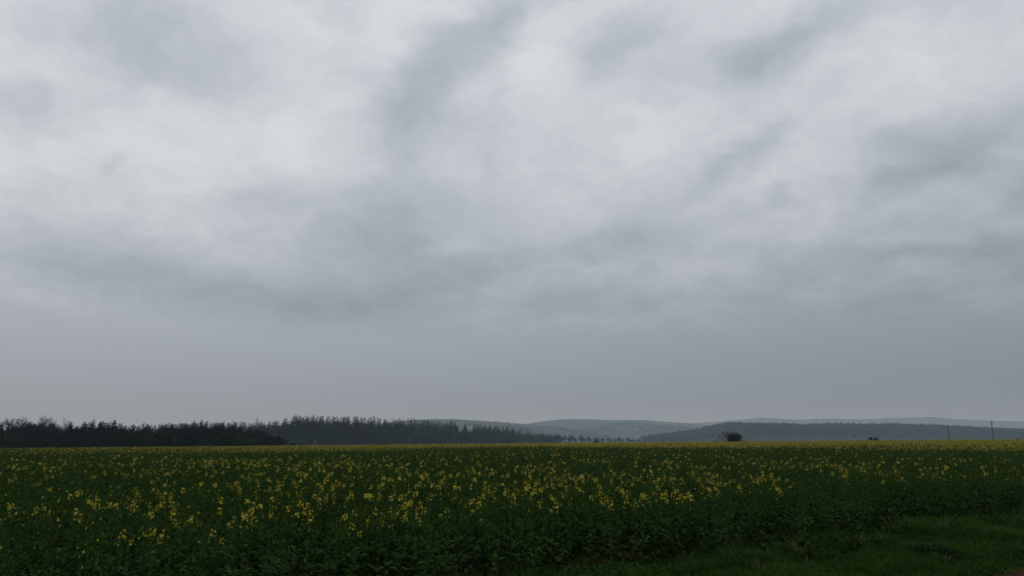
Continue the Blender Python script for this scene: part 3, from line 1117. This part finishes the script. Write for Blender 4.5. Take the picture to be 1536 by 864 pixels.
for k, (u_, v_, Y, m_, wd, lab, nm) in enumerate(bushes):
    x_, h_ = tree_h(u_, v_, Y)
    plant_tree(bush_mesh(440 + k, wd, h_ * 1.06, 2000 if k == 0 else 320, .20 if k == 0 else .14, M[m_], 7, .22), nm, lab, 'bush', x_, Y, None, 1, 1, ('stem', 'foliage'), 0.0)
x_, h_ = tree_h(1087, 644.5, 178)
tw = bare_tree(460, h_, .62, .05)
plant_tree(tw, 'bare_bush', 'twiggy bare bush leaning left beside the dense evergreen bush on the crest', 'bush', x_, 178, None, 1.45, 1.0, ('trunk', 'crown'), .4)
x_, h_ = tree_h(1112, 659, 177)
plant_tree(bush_mesh(461, 3.2, h_ * 1.06, 220, .12, M['shrub'], 6, .25), 'small_bush', 'low fringe of growth at the right foot of the dense evergreen bush', 'bush', x_, 177, None, 1, 1, ('stem', 'foliage'), 0.0)

# ------------------------------------------------------------------ utility poles


def pole(u_, v_, Y, lab, arm, rzz, w_):
    x_, h_ = tree_h(u_, v_, Y)
    t = thing('utility_pole', lab, 'utility pole', (x_, Y, float(gz(np.array(x_), np.array(Y)))), 'utility poles beyond the crest', rzz)
    mb = MB()
    mb.tube([(0, 0, -.5), (0, 0, h_ * .5), (0, 0, h_)], [w_, w_ * .85, w_ * .7], 8, 0, True)
    link('shaft', mb.mesh('shaft', [M['pole_wood']]), t)
    za = h_ - .95
    mb = MB()
    mb.tube([(-arm, -.17, za), (arm, -.17, za)], [.085, .085], 4, 0, True)
    link('crossarm', mb.mesh('crossarm', [M['pole_wood']]), t)
    for s_ in (-1, 1):
        mb = MB()
        mb.tube([(s_ * arm * .62, -.17, za - .05), (0, -.17, za - .75)], [.035, .035], 4, 0, True)
        link('brace', mb.mesh('brace', [M['pole_wood']]), t)
    for q in (-.9, .9):
        mb = MB()
        mb.tube([(q * arm, -.17, za + .08), (q * arm, -.17, za + .2), (q * arm, -.17, za + .42)], [.05, .10, .06], 6, 0, True)
        link('insulator', mb.mesh('insulator', [M['porcelain']]), t)
    mb = MB()
    mb.tube([(0, 0, h_), (0, 0, h_ + .15), (0, 0, h_ + .42)], [.05, .10, .06], 6, 0, True)
    link('insulator', mb.mesh('insulator', [M['porcelain']]), t)


pole(1487, 631.5, 360, 'taller wooden utility pole with a crossarm near the right edge of the crest', 1.0, .35, .19)
pole(1421.5, 638.5, 470, 'fainter, farther utility pole left of the tall one', .8, .35, .27)

# ------------------------------------------------------------------ hills


def hill_col(c1, c2, c3, s, lo, hi):
    def f(n):
        p = pos(n)
        vo = n.node('ShaderNodeTexVoronoi')
        n.put(vo.inputs['Vector'], n.vm('MULTIPLY', p, (.0018 * s, .0010 * s, .004 * s)))
        sp = n.node('ShaderNodeSeparateColor')
        n.put(sp.inputs[0], vo.outputs['Color'])
        return n.ramp(sp.outputs[0], [(0, c1), (lo, c2), (hi, c3)], 'CONSTANT')
    return f


WOOD, MEADOW, PALE = (.016, .022, .016), (.040, .060, .028), (.13, .14, .085)


def hill(name, prof, Y, depth, m, front=1.0):
    """a rounded ridge whose crest follows prof: (pixel u, pixel v) seen at distance Y"""
    us = np.arange(prof[0][0], prof[-1][0] + 1, 6.0)
    rows_ = np.linspace(-1.0, 1.0, 25)
    r = np.random.default_rng(int(Y))
    v, f = [], []
    nx = len(us)
    for t in rows_:
        yy = Y + t * depth
        sh = (math.cos(t * math.pi) * .5 + .5) ** .8
        for u_ in us:
            p = at(u_, interp(prof, u_), Y)
            zz = -4.2 + (p.z + 4.2) * sh
            v.append((p.x * (1 + .25 * t * depth / Y), yy, zz + (0 if t == 0 else r.normal(0, .004) * (p.z + 4.2) * sh)))
    for j in range(len(rows_) - 1):
        for i in range(nx - 1):
            a = j * nx + i
            f.append((a, a + 1, a + nx + 1, a + nx))
    return link(name, grid_mesh(name, v, f, m), kind='structure')


RID_R = [(880, 640), (1000, 637), (1040, 635), (1080, 632), (1115, 629), (1140, 626.5), (1170, 629), (1200, 629.5), (1240, 628), (1290, 629.5), (1330, 627), (1390, 625.5), (1430, 629), (1480, 631), (1536, 632), (1700, 630), (1900, 636), (2300, 645)]
RID_L = [(560, 650), (700, 644), (780, 639), (800, 634), (822, 631), (845, 629), (875, 628.5), (910, 630.5), (945, 630), (975, 631), (1000, 633), (1030, 635), (1080, 640), (1150, 650)]
PALEH = [(300, 664), (440, 652), (540, 640), (600, 632), (630, 629.5), (660, 628.5), (700, 630), (740, 632.5), (780, 635.5), (820, 639), (870, 645), (930, 655), (1000, 664)]
MIDH = [(820, 664), (850, 654), (880, 646), (905, 640), (925, 636.5), (950, 636.5), (970, 638), (1000, 641), (1040, 644), (1090, 646), (1200, 650), (1300, 662)]
WOODH = [(900, 664), (950, 660), (1010, 653), (1045, 648), (1066, 642.5), (1085, 638.5), (1105, 638), (1145, 639.5), (1160, 639), (1200, 641), (1245, 639), (1262, 639), (1290, 640), (1320, 639.5), (1360, 640.5), (1400, 642), (1430, 643), (1460, 645.5), (1500, 647), (1536, 648.5), (1700, 650), (2000, 655), (2300, 662)]
M['far_hill'] = principled('far ridge', hill_col(WOOD, MEADOW, WOOD, 1.0, .55, .7), .95, .0)
M['pale_hill'] = principled('pale hillside', hill_col((.030, .040, .026), (.045, .058, .034), PALE, 2.2, .45, .90), .95, .0)
M['mid_hill'] = principled('middle hill', hill_col(WOOD, (.026, .042, .022), PALE, 2.6, .5, .92), .95, .0)
M['wood_hill'] = principled('wooded hill', hill_col(WOOD, (.020, .027, .019), WOOD, 2.0, .4, .8), .95, .0)
hill('hill', RID_R, 8600, 1800, M['far_hill'])
hill('hill', RID_L, 6300, 1300, M['far_hill'])
hill('hill', PALEH, 4200, 900, M['pale_hill'])
hill('hill', MIDH, 5200, 900, M['mid_hill'])
hill('hill', WOODH, 2650, 520, M['wood_hill'])

# woods on the hills: masses of crowns
wood_lib = bpy.data.collections.new('wood_kinds')
for k in range(4):
    st, fo = MB(), MB()
    r = random.Random(500 + k)
    for i in range(46):
        dv = Vector((r.gauss(0, 1), r.gauss(0, 1), abs(r.gauss(0, 1)))).normalized()
        p = Vector((dv.x * 3.6, dv.y * 3.6, 4 + dv.z * (7.5 if k < 3 else 10)))
        s1 = Vector((r.gauss(0, 1), r.gauss(0, 1), r.gauss(0, 1))).normalized() * 2.1
        s2 = s1.orthogonal().normalized() * 1.5
        fo.quad(p - s1, p + s2, p + s1, p - s2)
    wood_lib.objects.link(bpy.data.objects.new(f'crown_{k}', fo.mesh('distant_crown', [M['needle'] if k == 3 else M['shrub']])))


def hill_wood(prof, Y, depth, n_, u0, u1, tlo, thi, thin=None):
    r = np.random.default_rng(int(Y) + 1)
    us = r.uniform(u0, u1, n_)
    ts = r.uniform(tlo, thi, n_)
    pts = []
    for u_, t in zip(us, ts):
        if thin is not None and r.random() > thin(u_, t):
            continue
        p = at(u_, interp(prof, u_), Y)
        sh = (math.cos(t * math.pi) * .5 + .5) ** .8
        pts.append((p.x * (1 + .25 * t * depth / Y), Y + t * depth, -4.2 + (p.z + 4.2) * sh - 1.0))
    return np.array(pts)


a1 = hill_wood(WOODH, 2650, 520, 9000, 960, 2000, -.75, .1)
a2 = hill_wood(MIDH, 5200, 900, 1800, 860, 1150, -.6, .1, lambda u_, t: .15 + .85 * (math.sin(u_ * .06) * math.sin(t * 9) > -.1))
a3 = hill_wood(PALEH, 4200, 900, 700, 640, 900, -.75, -.22, lambda u_, t: 1.0 if math.sin(u_ * .09 + t * 14) > .55 else .02)
pts = np.concatenate([a1, a2, a3])
sc_ = np.concatenate([rng.uniform(.45, 1.0, len(a1)), rng.uniform(.8, 1.3, len(a2)), rng.uniform(.6, 1.0, len(a3))])
scattered('distant_wood', wood_lib, pts, np.stack([np.zeros(len(pts)), np.zeros(len(pts)), rng.uniform(0, 6.28, len(pts))], 1),
          np.stack([sc_, sc_, sc_], 1), rng.integers(0, 4, len(pts)))

# ------------------------------------------------------------------ haze: one closed box of thin damp air
m, nt, out = mat('haze')
pv = nt.node('ShaderNodeVolumePrincipled')
pv.inputs['Color'].default_value = (.66, .84, 1.0, 1)
pv.inputs['Absorption Color'].default_value = (1, 1, 1, 1)
pv.inputs['Density'].default_value = 1.42e-4
pv.inputs['Anisotropy'].default_value = .25
nt.put(out.inputs['Volume'], pv.outputs[0])
hz = MB()
X0, X1, Y0, Y1, Z0, Z1 = -14000, 14000, -3200, 13500, -6.0, 330.0
hz.v = [(X0, Y0, Z0), (X1, Y0, Z0), (X1, Y1, Z0), (X0, Y1, Z0), (X0, Y0, Z1), (X1, Y0, Z1), (X1, Y1, Z1), (X0, Y1, Z1)]
hz.f = [(3, 2, 1, 0), (4, 5, 6, 7), (0, 1, 5, 4), (1, 2, 6, 5), (2, 3, 7, 6), (3, 0, 4, 7)]
hz.m = [0] * 6
link('haze', hz.mesh('haze', [m]), kind='stuff')
